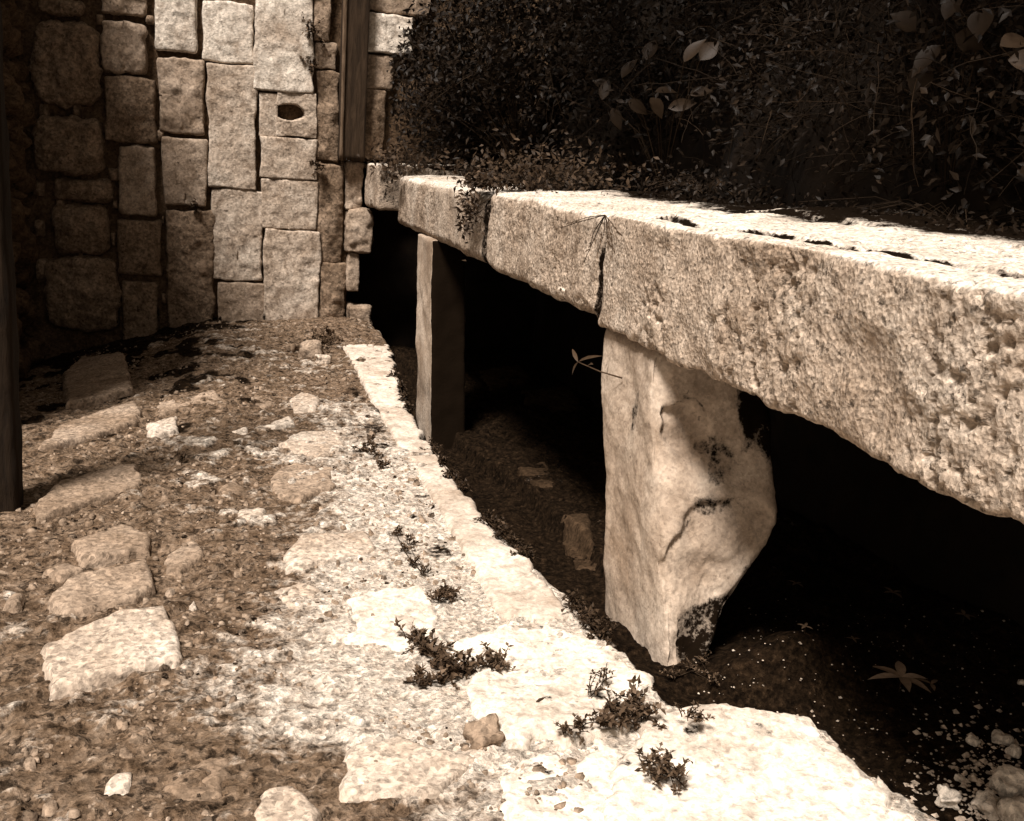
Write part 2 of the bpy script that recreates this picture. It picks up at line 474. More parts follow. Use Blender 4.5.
ys = np.arange(2.9, 7.61, 0.15)
kerb_poly = [(0.85 + 0.008 * math.sin(y * 2), y) for y in ys] + [(float(edge_x(y)) + 0.01, y) for y in ys[::-1]]
def kerb_dark(V, sd):
    q = p3(V[:, 0], V[:, 1]); return 0.08 + 0.75 * sstep(0.035, -0.015, sd) * (V[:, 0] > 0.93) + 0.16 * fbm(q, 3, 3, 4) + 0.2 * sstep(5.4, 7.6, V[:, 1]) * 0.6  # mossy outer edge, and darker towards the far end
kerb = link("kerb", slab_mesh(kerb_poly, 0.022, 0.0125, 0.30, 0.025, 0.030, 9, 0.004, 4, dirt_shade_f=kerb_dark, wobf=lambda q: np.where(q[:, 0] < 0.90, 0.006, 0.030),
            zf=lambda q: -0.0 * q[:, 0]), stone_mat("worn_plaster", 0.52, 50, 0.45, 0.4, bump_s=0.4, fine=0.45))
tag(kerb, kind="structure")

# ------------------------------------------------------------------ back wall of squared stones
YW = 8.6
wall = empty("stone_wall", (0, YW, 0), "tall wall of squared weathered stones in upright columns closing the end of the passage", "wall")
core = block_mesh((3.1, 0.34, 5.2), (0.05, 0.1, 0.05), 0.02, 0.02, 6, 3)
core.transform(Matrix.Translation((-0.52, YW + 0.215, 1.9)))
link("mortar", core, M_MORTAR, wall)
core = block_mesh((3.6, 0.34, 2.9), (0.05, 0.1, 0.05), 0.02, 0.02, 6, 4)
core.transform(Matrix.Translation((2.84, YW + 0.215, 2.75)))
link("mortar", core, M_MORTAR, wall)
core = block_mesh((4.2, 0.3, 2.2), (0.08, 0.1, 0.08), 0.02, 0.03, 5, 5)
core.transform(Matrix.Translation((3.12, YW + 0.55, 0.25)))
link("void_backing", core, M_BANK, wall)  # dark recessed backing standing in for the shaded void under the beam

def wall_stone(x0, y0, x1, y1, mat, r=0.03, amp=0.01, proud=0.0, skew=0.0, label=None, seed=[0], hole=None, top=0.0, grow=0):
    seed[0] += 1; s = seed[0]
    a = on_y(x0, y1, YW); b = on_y(x1, y0, YW)
    a2 = on_y(x0, y0, YW); b2 = on_y(x1, y1, YW)
    xa, xb = (a[0] + a2[0]) / 2, (b[0] + b2[0]) / 2
    za, zb = (a[2] + b2[2]) / 2, (b[2] + a2[2]) / 2 + top
    gap = -0.004 if x1 < 122 and x0 < 70 else 0.012 if x0 < 165 else -0.010 if x0 >= 200 else -0.002
    w, h = xb - xa - gap, zb - za - gap; dep = 0.24
    tilt = (rnd.random() - 0.5) * 0.02 + skew
    def extra(V, n):
        V[:, 0] += tilt * V[:, 2] + (0.012 * fbm(p3(V[:, 2], 0 * V[:, 2]), 5, 3, s)) * np.sign(V[:, 0])
        V[:, 2] += 0.010 * fbm(p3(V[:, 0], 0 * V[:, 0]), 5, 3, s + 50) * np.sign(V[:, 2])
        if r > 0.055:
            u, v = np.clip(2 * V[:, 0] / w, -1, 1), np.clip(2 * V[:, 2] / h, -1, 1)
            V[:, 0] *= 1 - 0.30 * (1 - np.sqrt(1 - v * v / 2)); V[:, 2] *= 1 - 0.30 * (1 - np.sqrt(1 - u * u / 2))
        V[:, 1] -= (n[:, 1] < -0.3) * bulge * np.clip(1 - (2 * V[:, 0] / w) ** 2, 0, 1) * np.clip(1 - (2 * V[:, 2] / h) ** 2, 0, 1) * (1 + 0.6 * fbm(V + s, 7, 3, s))
        if hole is not None:
            hx, hz, rx, rz = hole
            e = np.sqrt(((V[:, 0] - hx) / rx) ** 2 + ((V[:, 2] - hz) / rz) ** 2) + 0.12 * fbm(V, 30, 3, 9)
            V[:, 1] += np.where(V[:, 1] < 0, sstep(1.12, 0.88, e) * 0.17, 0)
        return V
    bulge = (0.07 if r > 0.055 else 0.03 if mat is DARK else 0.010 if x0 < 200 else 0.003) * rnd.uniform(.6, 1.2)
    res = 0.006 if hole is not None else 0.014
    me = block_mesh((w, dep, h), (res, 0.03, res), r * (0.9 if mat is DARK and r > 0.045 else 0.62 if x0 < 200 else 0.4), amp * 1.1, 13, s, extra=extra,
                    dirt_shade_f=lambda V, n: 0.12 * fbm(V + s, 6, 3, s) + 0.30 * sstep(0.3, -0.05, V[:, 2] + (za + zb) / 2) + (0.25 * (np.abs(V[:, 0]) > w / 2 - 0.02)) + (0 if hole is None else 0.9 * sstep(1.12, 0.98, np.sqrt(((V[:, 0] - hole[0]) / hole[2]) ** 2 + ((V[:, 2] - hole[1]) / hole[3]) ** 2))))  # hole blackened to paint its inner shade; also darker at foot and edges
    me.transform(Matrix.Translation(((xa + xb) / 2, YW + dep / 2 - 0.02 - proud, (za + zb) / 2)))
    o = link("stone", me, mat, wall)
    if label: o["label"] = label
    return o
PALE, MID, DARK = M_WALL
SUNNY = stone_mat("wall_limestone_sunlit", 0.42, 45, 0.6, 0.6, bump_s=0.6, fine=0.8)  # lighter copy of the wall stone for the columns the sun reaches
TOPX = 0.9
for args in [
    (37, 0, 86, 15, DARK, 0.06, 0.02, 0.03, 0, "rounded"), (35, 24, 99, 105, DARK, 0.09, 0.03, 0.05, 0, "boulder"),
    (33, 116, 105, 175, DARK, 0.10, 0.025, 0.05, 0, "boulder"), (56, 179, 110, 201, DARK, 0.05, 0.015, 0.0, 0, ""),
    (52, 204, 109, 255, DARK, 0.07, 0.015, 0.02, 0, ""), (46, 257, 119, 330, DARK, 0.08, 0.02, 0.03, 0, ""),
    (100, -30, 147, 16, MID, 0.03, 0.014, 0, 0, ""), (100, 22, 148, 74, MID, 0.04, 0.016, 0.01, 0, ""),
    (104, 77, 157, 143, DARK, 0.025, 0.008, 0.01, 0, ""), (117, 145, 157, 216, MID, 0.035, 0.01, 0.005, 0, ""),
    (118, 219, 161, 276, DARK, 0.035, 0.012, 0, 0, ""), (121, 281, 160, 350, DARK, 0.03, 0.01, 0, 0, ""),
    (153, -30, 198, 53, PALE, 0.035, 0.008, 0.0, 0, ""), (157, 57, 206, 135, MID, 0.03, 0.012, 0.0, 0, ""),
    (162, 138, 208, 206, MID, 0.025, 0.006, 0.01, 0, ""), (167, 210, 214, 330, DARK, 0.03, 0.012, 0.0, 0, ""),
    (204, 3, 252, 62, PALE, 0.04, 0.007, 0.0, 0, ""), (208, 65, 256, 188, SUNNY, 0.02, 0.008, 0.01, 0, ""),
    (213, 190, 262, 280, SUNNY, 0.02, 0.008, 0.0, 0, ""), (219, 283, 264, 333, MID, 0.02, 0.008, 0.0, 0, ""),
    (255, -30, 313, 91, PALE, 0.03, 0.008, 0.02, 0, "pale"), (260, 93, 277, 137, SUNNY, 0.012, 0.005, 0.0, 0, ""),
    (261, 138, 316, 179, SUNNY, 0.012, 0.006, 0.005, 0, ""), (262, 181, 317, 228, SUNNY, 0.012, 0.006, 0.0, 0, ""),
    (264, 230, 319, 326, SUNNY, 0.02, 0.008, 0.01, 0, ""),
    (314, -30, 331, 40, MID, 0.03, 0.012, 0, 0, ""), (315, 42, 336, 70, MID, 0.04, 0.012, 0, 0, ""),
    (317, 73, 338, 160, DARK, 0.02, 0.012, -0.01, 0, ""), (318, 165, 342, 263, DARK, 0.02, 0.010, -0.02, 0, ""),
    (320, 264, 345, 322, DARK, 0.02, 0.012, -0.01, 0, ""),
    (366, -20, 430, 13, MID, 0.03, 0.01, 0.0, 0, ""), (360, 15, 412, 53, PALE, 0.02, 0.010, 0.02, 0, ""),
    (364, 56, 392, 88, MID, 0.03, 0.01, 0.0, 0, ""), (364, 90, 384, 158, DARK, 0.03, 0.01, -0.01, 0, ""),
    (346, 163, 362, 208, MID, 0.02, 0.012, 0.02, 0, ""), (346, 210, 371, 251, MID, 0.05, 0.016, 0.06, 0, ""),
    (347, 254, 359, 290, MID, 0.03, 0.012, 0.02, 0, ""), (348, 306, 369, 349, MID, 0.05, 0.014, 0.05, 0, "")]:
    lab = {"rounded": None, "boulder": "rough bulging boulder in the dark left part of the wall",
           "pale": "large pale upright stone"}.get(args[9])
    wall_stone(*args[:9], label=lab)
a = on_y(288, 112); c = on_y((277 + 314) / 2, 115)
wall_stone(278, 93, 315, 137, SUNNY, 0.012, 0.006, 0.008, label="stone pierced by a dark oval hole",
           hole=(a[0] - c[0], a[2] - c[2] , 0.105, 0.055))
for px, py, sz in ((111, 60, 8), (111, 108, 7), (113, 176, 9), (115, 205, 6), (113, 240, 8), (118, 300, 6), (100, 20, 7), (76, 110, 9), (44, 112, 8),
                   (60, 205, 7), (80, 254, 7), (150, 20, 6), (160, 136, 5), (163, 220, 6), (164, 300, 6), (40, 230, 10), (38, 190, 9), (42, 270, 10)):
    wall_stone(px - sz * .6, py - sz, px + sz * .6, py + sz * .8, DARK, 0.03, 0.012, -0.015)
# courses above the picture, so that the wall goes on
for k in range(9):
    x = -1.25 + k * 0.42
    if x > 3: break
    for zc, hh in ((2.95, 0.5), (3.5, 0.55), (4.1, 0.55)):
        me = block_mesh((0.38, 0.24, hh - 0.05), 0.03, 0.03, 0.01, 9, 300 + k + int(zc * 10))
        me.transform(Matrix.Translation((x + 0.05 * ((k * 7) % 3 - 1), YW + 0.1, zc)))
        link("stone", me, MID if k % 2 else DARK, wall)

# upright timber set against the back wall
a = on_y(337, 160); b = on_y(363, 160)
tw = b[0] - a[0]
me = block_mesh((tw, 0.12, 3.2), (0.02, 0.03, 0.05), 0.008, 0.004, 5, 77)
me.transform(Matrix.Translation((0, 0, 1.6)))
o = link("timber_post", me, M_WOOD); o.location = ((a[0] + b[0]) / 2, YW - 0.075, a[2])
tag(o, "dark upright timber set against the back wall beside the column of thin stones", "post")
me = block_mesh((0.03, 0.02, 3.2), (0.015, 0.01, 0.06), 0.004, 0.002, 5, 78)
me.transform(Matrix.Translation((o.location.x - tw / 2 + 0.016, o.location.y - 0.069, a[2] + 1.6)))
link("edge_strip", me, plain_mat("paler_timber", 0.11), o)

# near timber at the left border
p = on_ground(19, 512)
me = block_mesh((0.17, 0.16, 3.0), (0.02, 0.02, 0.03), 0.03, 0.014, 4, 79)
me.transform(Matrix.Translation((0, 0, 1.5)))
o = link("timber_post", me, plain_mat("blackened_timber", 0.014, 0.95, (18, 18, 2))); o.location = (p[0] - 0.085, p[1] + 0.08, p[2] - 0.05)
tag(o, "dark weathered timber post standing on the floor at the left border", "post")

# ------------------------------------------------------------------ left wall of rubble
def rubble_wall():
    ya, yb, za, zb = 5.0, 8.55, -0.7, 3.9
    uy = np.arange(ya, yb + 0.01, 0.025); uz = np.arange(za, zb + 0.01, 0.025)
    A, B = np.meshgrid(uy, uz, indexing='ij')
    q = p3(A, B)
    q2 = q + 0.06 * np.stack([fbm(q, 4, 3, 5), fbm(q, 4, 3, 6), 0 * A.ravel()], 1)
    d1, d2, idv = worley(q2 * [1, 1.35, 1], 3.6, 12)
    lum = sstep(0.03, 0.35, d2 - d1)
    f = -1.40 + 0.10 * lum + 0.08 * (idv - 0.5) * lum + 0.02 * fbm(q, 14, 4, 7)
    V1 = np.stack([f, A.ravel(), B.ravel()], 1)
    V2 = np.stack([np.full(A.size, -1.95), A.ravel(), B.ravel()], 1)
    nu, nv = A.shape; n = A.size
    F = [gridfaces(nu, nv, 0), gridfaces(nu, nv, n, True)]
    idx = np.arange(n).reshape(nu, nv)
    for e in (idx[0], idx[-1][::-1], idx[:, -1], idx[:, 0][::-1]):
        F.append(np.stack([e[:-1], e[1:], e[1:] + n, e[:-1] + n], 1))
    dirt_shade = np.concatenate([0.55 - 0.5 * lum * (0.4 + idv * 0.6), np.full(n, 0.5)])
    o = link("rubble_wall", mesh(np.concatenate([V1, V2]), np.concatenate(F), True, {"dirt_shade": dirt_shade}), stone_mat("shaded_rubble", 0.08, 40, 0.6, 0.8, bump_s=0.8))
    tag(o, "dark rough rubble side wall in shade at the left border, meeting the stone wall", "wall")
rubble_wall()

# ------------------------------------------------------------------ lintel blocks and their posts
def lintel(y0, y1, z0, z1, label, near_dark=0.0, far_dirt=0.0, dx=None, xf=1.25, depth=1.0, seed=0, pit=0.01, res=(0.02, 0.01, 0.01), amp=0.007, r=0.03, rise=0.05, xtra=None):
    size = (depth, y1 - y0, z1 - z0)
    cx_, cy_, cz_ = xf + depth / 2, (y0 + y1) / 2, (z0 + z1) / 2
    def extra(V, n):
        t = (V[:, 0] + depth / 2) / depth
        V[:, 2] += rise * t * (V[:, 2] > 0) + 0.010 * fbm(p3(V[:, 0] + seed, V[:, 1]), 2.5, 4, seed) * np.where(V[:, 2] > 0, 1, 0.8)
        V[:, 0] += 0.012 * fbm(p3(V[:, 1], V[:, 2]), 2.0, 3, seed + 3) * (V[:, 0] < 0)
        # chipped lower arris
        low = (V[:, 2] < -size[2] / 2 + 0.05) & (V[:, 0] < 0)
        V[:, 2] += low * 0.016 * np.clip(fbm(p3(V[:, 1], V[:, 0]), 7, 4, seed + 6), 0, 1)
        if xtra is not None: V = xtra(V, n, (cx_, cy_, cz_))
        return V
    def dirt_shade_f(V, n):
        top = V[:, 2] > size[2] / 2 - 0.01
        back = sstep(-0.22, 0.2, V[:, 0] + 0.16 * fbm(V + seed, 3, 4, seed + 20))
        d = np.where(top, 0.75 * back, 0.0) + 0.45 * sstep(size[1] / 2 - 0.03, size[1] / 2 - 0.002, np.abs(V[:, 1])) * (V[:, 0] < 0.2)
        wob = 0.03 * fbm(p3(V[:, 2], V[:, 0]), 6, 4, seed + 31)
        if near_dark: d = np.maximum(d, 0.62 * sstep(near_dark, near_dark * 0.4, V[:, 1] + size[1] / 2 + wob))  # darker band at the block's near end
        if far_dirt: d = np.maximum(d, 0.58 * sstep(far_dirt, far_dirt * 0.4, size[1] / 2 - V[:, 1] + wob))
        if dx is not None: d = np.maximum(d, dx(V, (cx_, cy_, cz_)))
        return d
    me = block_mesh(size, res, r, amp, 10, seed, pit, extra, dirt_shade_f=dirt_shade_f)
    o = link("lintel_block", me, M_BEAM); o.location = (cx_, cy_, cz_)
    return tag(o, label, "stone beam", "stone blocks forming the long beam")

def bed_lines(wy):
    q = p3(wy, 0 * wy)
    a = 1.33 + 0.10 * np.clip(3.0 - wy, 0, 1.2) + 0.035 * fbm(q, 4, 4, 5)
    b = 1.78 + 0.10 * fbm(q, 1.6, 4, 15)
    return a, b, 0.7 + 0.6 * fbm(q, 2.2, 3, 25), sstep(-0.35, 0.15, fbm(q, 1.3, 3, 35))
def cracks(V, n, c):
    """beds split along the near block's top, each upper bed standing a little higher, and a shallow joint in its face"""
    wx, wy, wz = V[:, 0] + c[0], V[:, 1] + c[1], V[:, 2] + c[2]
    a, b, ha, hb = bed_lines(wy)
    top = V[:, 2] > 0.12
    V[:, 2] += top * 0.020 * ha * sstep(-0.004, 0.010, wx - a) * sstep(3.2, 3.05, wy)
    V[:, 2] += top * 0.018 * hb * sstep(-0.004, 0.010, wx - b)
    V[:, 2] -= top * 0.012 * sstep(0.03, 0.0, np.abs(wx - a + 0.02))
    j = np.abs(wy - (2.76 + 0.03 * fbm(p3(wz, 0 * wz), 5, 3, 9)))
    V[:, 0] += (V[:, 0] < 0) * 0.016 * sstep(0.035, 0.005, j)
    return V
def crack_dark(V, c):
    wx, wy = V[:, 0] + c[0], V[:, 1] + c[1]
    a, b, ha, hb = bed_lines(wy)
    top = V[:, 2] > 0.10
    d = 0.8 * sstep(0.016, 0.006, np.abs(wx - a + 0.004)) * sstep(3.2, 3.05, wy) * (ha > 0.12)  # darkens the riser along each split bed
    return top * np.maximum(d * (0.75 + 0.5 * fbm(p3(wy, wx), 9, 3, 45)), 0.8 * hb * sstep(0.022, 0.008, np.abs(wx - b + 0.004)))
lintel(0.35, 3.328, 0.876, 1.252, "nearest and longest beam block with a deeply pitted face and a cracked bright top", seed=1, pit=0.017,
       res=(0.008, 0.009, 0.009), amp=0.010, xtra=cracks, r=0.02, dx=crack_dark, far_dirt=0.025)
lintel(3.362, 4.985, 0.882, 1.246, "middle beam block between the leafy joint and the joint with the dried sprig", seed=2, pit=0.012, r=0.045, near_dark=0.035)
lintel(5.045, 7.86, 0.872, 1.222, "long far beam block resting on the thin dark post", seed=3, pit=0.010, res=(0.03, 0.014, 0.012), r=0.06, xf=1.275, near_dark=0.16)
lintel(7.92, 8.56, 0.955, 1.292, "short beam block farthest back, butting against the wall", xf=1.14, seed=4, pit=0.006, res=(0.03, 0.014, 0.012), r=0.03)

def post(name, x0, x1, y0, y1, z0, z1, shear, label, seed, res, r, amp, xtra=None, dirt_shade_f=None, mat=None):
    size = (x1 - x0, y1 - y0, z1 - z0)
    def extra(V, n):
        if xtra is not None: V = xtra(V, n)
        V[:, 1] += shear * (V[:, 2] + size[2] / 2)
        return V
    me = block_mesh(size, res, r, amp, 7, seed, 0.003, extra, dirt_shade_f=dirt_shade_f)
    me.transform(Matrix.Translation((0, 0, size[2] / 2)))
    o = link(name, me, mat or M_POST); o.location = ((x0 + x1) / 2, (y0 + y1) / 2, z0)
    return tag(o, label, "post")

def flake_line(V):
    """the broken edge of the outer coat on the near face: an arch that runs down to the foot"""
    arch = np.hypot((V[:, 0] - 0.02) / 0.9, np.clip(V[:, 2] + 0.18, 0, 9) * 0.9) - 0.235 + 0.03 * fbm(V, 8, 4, 4)
    return arch
def near_shape(V, n):
    fy = n[:, 1] < -0.4
    hx = 0.1965
    # the foot narrows on its far side and rounds off
    t = V[:, 2] + 0.5075
    keep = 0.30 + 0.70 * sstep(0.02, 0.52, t + 0.05 * fbm(V, 5, 3, 14))
    V[:, 0] = -hx + (V[:, 0] + hx) * keep
    V[:, 1] += fy * 0.022 * sstep(0.012, -0.012, flake_line(V))          # coat lost inside the arch
    hol = np.hypot((V[:, 0] + 0.10) / 0.75, (V[:, 2] - 0.26)) - 0.085 + 0.03 * fbm(V, 12, 3, 4)
    V[:, 1] += fy * 0.028 * sstep(0.012, -0.012, hol)                   # a flaked hollow above
    V[:, 1] += fy * 0.022 * fbm(V, 4.5, 4, 17)
    V[:, 0] -= (n[:, 0] < -0.4) * 0.012 * fbm(p3(V[:, 1], V[:, 2]), 4, 4, 27)
    return V
def near_dark(V, n):
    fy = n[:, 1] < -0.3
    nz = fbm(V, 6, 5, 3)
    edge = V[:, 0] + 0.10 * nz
    d = 0.75 * sstep(-0.03, 0.17, edge - 0.10 * sstep(0.30, 0.02, V[:, 2])) * sstep(-0.02, 0.2, V[:, 2]) * fy  # dark moss together with the beam's shadow painted on the upper right
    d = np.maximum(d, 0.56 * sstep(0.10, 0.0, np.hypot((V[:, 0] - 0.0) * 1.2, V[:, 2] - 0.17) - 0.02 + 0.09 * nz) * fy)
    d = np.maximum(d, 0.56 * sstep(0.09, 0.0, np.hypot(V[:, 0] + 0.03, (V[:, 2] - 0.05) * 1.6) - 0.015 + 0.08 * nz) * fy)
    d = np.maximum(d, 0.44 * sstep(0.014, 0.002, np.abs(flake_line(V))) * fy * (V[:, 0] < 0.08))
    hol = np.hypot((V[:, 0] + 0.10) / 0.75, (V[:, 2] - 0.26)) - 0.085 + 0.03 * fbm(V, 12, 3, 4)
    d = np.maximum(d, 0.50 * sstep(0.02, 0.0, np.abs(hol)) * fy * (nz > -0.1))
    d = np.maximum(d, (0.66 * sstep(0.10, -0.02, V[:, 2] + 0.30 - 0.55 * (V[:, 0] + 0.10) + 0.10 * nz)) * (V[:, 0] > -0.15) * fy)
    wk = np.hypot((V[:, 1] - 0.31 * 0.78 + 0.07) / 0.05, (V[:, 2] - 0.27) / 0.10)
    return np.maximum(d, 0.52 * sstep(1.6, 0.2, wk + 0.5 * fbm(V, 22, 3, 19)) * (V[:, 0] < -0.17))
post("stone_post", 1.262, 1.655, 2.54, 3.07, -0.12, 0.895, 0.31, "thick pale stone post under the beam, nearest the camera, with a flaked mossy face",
     21, (0.009, 0.011, 0.009), 0.065, 0.010, near_shape, near_dark)
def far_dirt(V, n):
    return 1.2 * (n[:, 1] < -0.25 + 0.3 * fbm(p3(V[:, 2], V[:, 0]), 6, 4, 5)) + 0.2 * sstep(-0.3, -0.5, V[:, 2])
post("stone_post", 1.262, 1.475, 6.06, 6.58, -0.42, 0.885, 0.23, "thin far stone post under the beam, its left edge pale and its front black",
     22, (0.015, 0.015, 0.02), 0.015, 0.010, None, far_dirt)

# ------------------------------------------------------------------ flat stones in the floor
GRP = "flat stones set in the earth floor"
K = "floor stone"
def fs(poly, label, mat=M_SLAB, h=0.02, **kw):
    kw.setdefault("seed", fs.n); fs.n += 1
    return slab_at(poly, "paving_stone", label, K, mat, h, GRP, **kw)
fs.n = 100
fs([(42, 652), (120, 617), (165, 614), (182, 640), (180, 668), (48, 699), (44, 680)], "largest pale flat stone in the floor at lower left", M_SLAB_W, 0.03, wob=0.012)
fs([(44, 602), (75, 583), (150, 568), (158, 592), (140, 606), (60, 625)], "brown flat stone with black specks just behind the largest pale one", M_SLAB, 0.03, wob=0.014)
fs([(70, 547), (125, 528), (152, 540), (150, 556), (80, 568)], "squarish tan stone, third in the row counted from the largest pale one", M_SLAB, 0.03, wob=0.014)
fs([(32, 512), (55, 488), (140, 466), (144, 488), (120, 498), (35, 526)], "long narrow tan stone, with a split upper edge, near the left timber post", M_SLAB, 0.03, wob=0.014)
fs([(62, 380), (80, 362), (125, 358), (133, 395), (66, 412)], "high squarish brown stone in the shade close to the left wall", M_SLAB, 0.05, wob=0.012)
fs([(60, 428), (135, 404), (142, 412), (136, 426), (36, 455)], "long thin brown stone lying just before the shaded squarish one", M_SLAB, 0.03, wob=0.014)
fs([(40, 575), (62, 566), (88, 572), (60, 580)], "narrow sliver of stone wedged between two brown flat stones", M_SLAB, 0.02, wob=0.01)
fs([(165, 560), (195, 540), (207, 560), (180, 578), (166, 574)], "small pointed brown stone right of the row of large stones", M_SLAB, 0.022)
fs([(284, 556), (300, 540), (366, 532), (378, 550), (340, 562), (286, 571)], "pale angular stone alone near the floor's middle", M_SLAB_W, 0.02, wob=0.012)
fs([(230, 524), (240, 511), (266, 511), (266, 522), (238, 530)], "little pale oblong stone left of the pale angular one", M_SLAB_W, 0.018, wob=0.01)
fs([(216, 492), (235, 480), (252, 495), (222, 500)], "little brown stone beyond the pale oblong one", M_SLAB, 0.018, wob=0.01)
fs([(270, 480), (290, 464), (330, 470), (338, 488), (300, 503), (278, 498)], "broad flat worn stone at the floor's centre", M_SLAB, 0.012, wob=0.018)
fs([(280, 445), (300, 432), (340, 434), (345, 450), (320, 460)], "worn pale stone beyond the broad central one", M_SLAB_W, 0.012, wob=0.016)
fs([(262, 428), (290, 417), (296, 425), (272, 432)], "thin pale stone lying left of a worn pale stone", M_SLAB_W, 0.016, wob=0.008)
fs([(288, 402), (300, 394), (320, 398), (318, 412), (295, 413)], "round pale stone near the far end of the kerb", M_SLAB_W, 0.014, wob=0.012)
fs([(246, 402), (262, 393), (276, 402), (266, 410)], "small round stone left of the round pale stone near the kerb", M_SLAB, 0.016, wob=0.01)
fs([(145, 428), (178, 418), (180, 434), (150, 440)], "small light stone with a ragged edge in the shaded earth", M_SLAB_W, 0.025, wob=0.012)
fs([(228, 433), (250, 428), (248, 436)], "tiny pale chip in the earth floor, behind the little brown stone", M_SLAB_W, 0.014, wob=0.005)
fs([(155, 405), (215, 393), (225, 402), (160, 416)], "low tan stone half buried before the wall foot", M_SLAB, 0.016, wob=0.016)
fs([(276, 592), (300, 580), (322, 590), (315, 608), (290, 612)], "rounded worn stone nearer than the pale angular one", M_SLAB_W, 0.012, wob=0.014)
fs([(345, 645), (352, 600), (385, 586), (425, 590), (440, 620), (430, 650)], "big white worn slab beside the kerb behind the dark weed", M_KERB, 0.012, wob=0.02)
fs([(248, 821), (262, 795), (292, 790), (325, 815), (322, 835), (255, 840)], "white stone cut off by the bottom border", M_SLAB_W, 0.025, wob=0.012)
fs([(95, 818), (108, 780), (134, 774), (128, 800), (110, 818)], "narrow pale stone near the lower left corner", M_SLAB_W, 0.010, wob=0.008, edge=0.012)
fs([(0, 612), (10, 598), (27, 596), (22, 608)], "tan stone chip at the left border level with the brown flat stone", M_SLAB, 0.02, wob=0.008)
fs([(165, 790), (190, 750), (235, 760), (232, 800), (190, 812)], "dull rough stone left of the white stone at the bottom border", M_SLAB, 0.012, wob=0.02)
fs([(338, 762), (400, 740), (470, 760), (440, 800), (350, 800)], "cracked whitish plaster patch at the bottom middle", M_SLAB_W, 0.014, wob=0.03)
fs([(188, 610), (194, 604), (199, 611), (192, 617)], "white pebble right of the brown flat stone", M_SLAB_W, 0.012, res=0.004, edge=0.010, wob=0.004)

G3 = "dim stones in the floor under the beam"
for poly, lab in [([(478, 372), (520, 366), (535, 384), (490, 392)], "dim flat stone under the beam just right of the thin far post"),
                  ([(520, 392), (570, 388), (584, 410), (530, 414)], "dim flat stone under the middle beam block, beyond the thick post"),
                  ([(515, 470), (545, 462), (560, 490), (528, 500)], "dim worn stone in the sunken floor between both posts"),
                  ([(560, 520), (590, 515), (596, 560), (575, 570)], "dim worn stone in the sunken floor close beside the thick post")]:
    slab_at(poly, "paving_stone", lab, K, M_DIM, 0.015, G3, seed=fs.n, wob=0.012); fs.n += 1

# broken white kerb stones of the foreground
def ks(poly, label, h, **kw):
    return slab_at(poly, "kerb_stone", label, "kerb stone", M_KERB, h, "broken white kerb stones in the foreground", **kw)
ks([(650, 716), (700, 712), (800, 722), (850, 760), (900, 806), (890, 860), (640, 870), (600, 800), (640, 750)],
   "bright white broken kerb stone nearest the dark soil at the bottom", 0.026, seed=201, wob=0.05, edge=0.03, amp=0.005)
ks([(600, 645), (612, 640), (655, 686), (640, 712), (600, 740), (560, 745), (500, 760), (470, 700), (440, 652), (470, 636), (540, 628), (585, 637)],
   "wide white kerb slab with a pointed corner by the foot of the thick post", 0.014, seed=202, wob=0.045, edge=0.03, amp=0.005)
ks([(520, 765), (600, 748), (636, 752), (612, 800), (640, 880), (520, 870), (480, 820)],
   "whitish kerb slab at the bottom border left of the brightest one", 0.012, seed=203, wob=0.05, edge=0.03, amp=0.005)

# ------------------------------------------------------------------ loose stones
def lump(name, px, py, size, label, mat, group=None, seed=0, squash=0.7, dz=0.0, cat="stone"):
    p = on_ground(px, py)
    me = block_mesh((size, size * 0.9, size * squash), size / 9, size * 0.30, size * 0.24, 1.7 / size, seed)
    o = link(name, me, mat); o.location = (p[0], p[1], gz(p[0], p[1]) + size * squash * 0.3 + dz)
    o.rotation_euler = (rnd.uniform(-.3, .3), rnd.uniform(-.3, .3), rnd.uniform(0, 3))
    return tag(o, label, cat, group)
G2 = "white rubble stones on the dark soil"
for k, (px, py, s, lab) in enumerate([
    (996, 750, 0.055, "lone oval white stone on dark soil below the leafy rosette"), (1003, 748, 0.0, ""), (1018, 735, 0.0, ""),
    (972, 752, 0.035, "small white egg-shaped stone left of the jagged one"), (1002, 745, 0.06, "jagged white stone on the dark soil near the right border"),
    (1012, 758, 0.04, "small white stone tucked beneath the jagged one"), (1012, 792, 0.10, "biggest white rubble stone at the right border"),
    (946, 814, 0.06, "pointed white stone at the bottom border on dark soil"), (985, 812, 0.07, "rough white stone between the pointed one and the biggest one"),
    (1018, 822, 0.09, "white rubble stone in the bottom right corner"), (958, 784, 0.025, "tiny white stone above the pointed one"),
    (1019, 689, 0.02, "single white pebble far up the dark soil at the right border")]):
    if s == 0 or k == 0: continue
    s *= 0.82
    lump("rubble_stone", px, py, s, lab, M_RUBBLE, G2, 400 + k, dz=0.004)
lump("stone", 310, 355, 0.13, "rounded stone by the wall foot beside the dark weed", M_SLAB, None, 431)
lump("stone", 322, 362, 0.09, "small stone just in front of the wall foot near the kerb", M_SLAB_W, None, 432)
lump("stone", 292, 352, 0.08, "little brown stone against the wall foot, left of the rounded one", M_SLAB, None, 433)
lump("stone", 485, 742, 0.09, "brown rounded stone sunk in the white plaster of the foreground", M_SLAB, None, 434, 0.6)

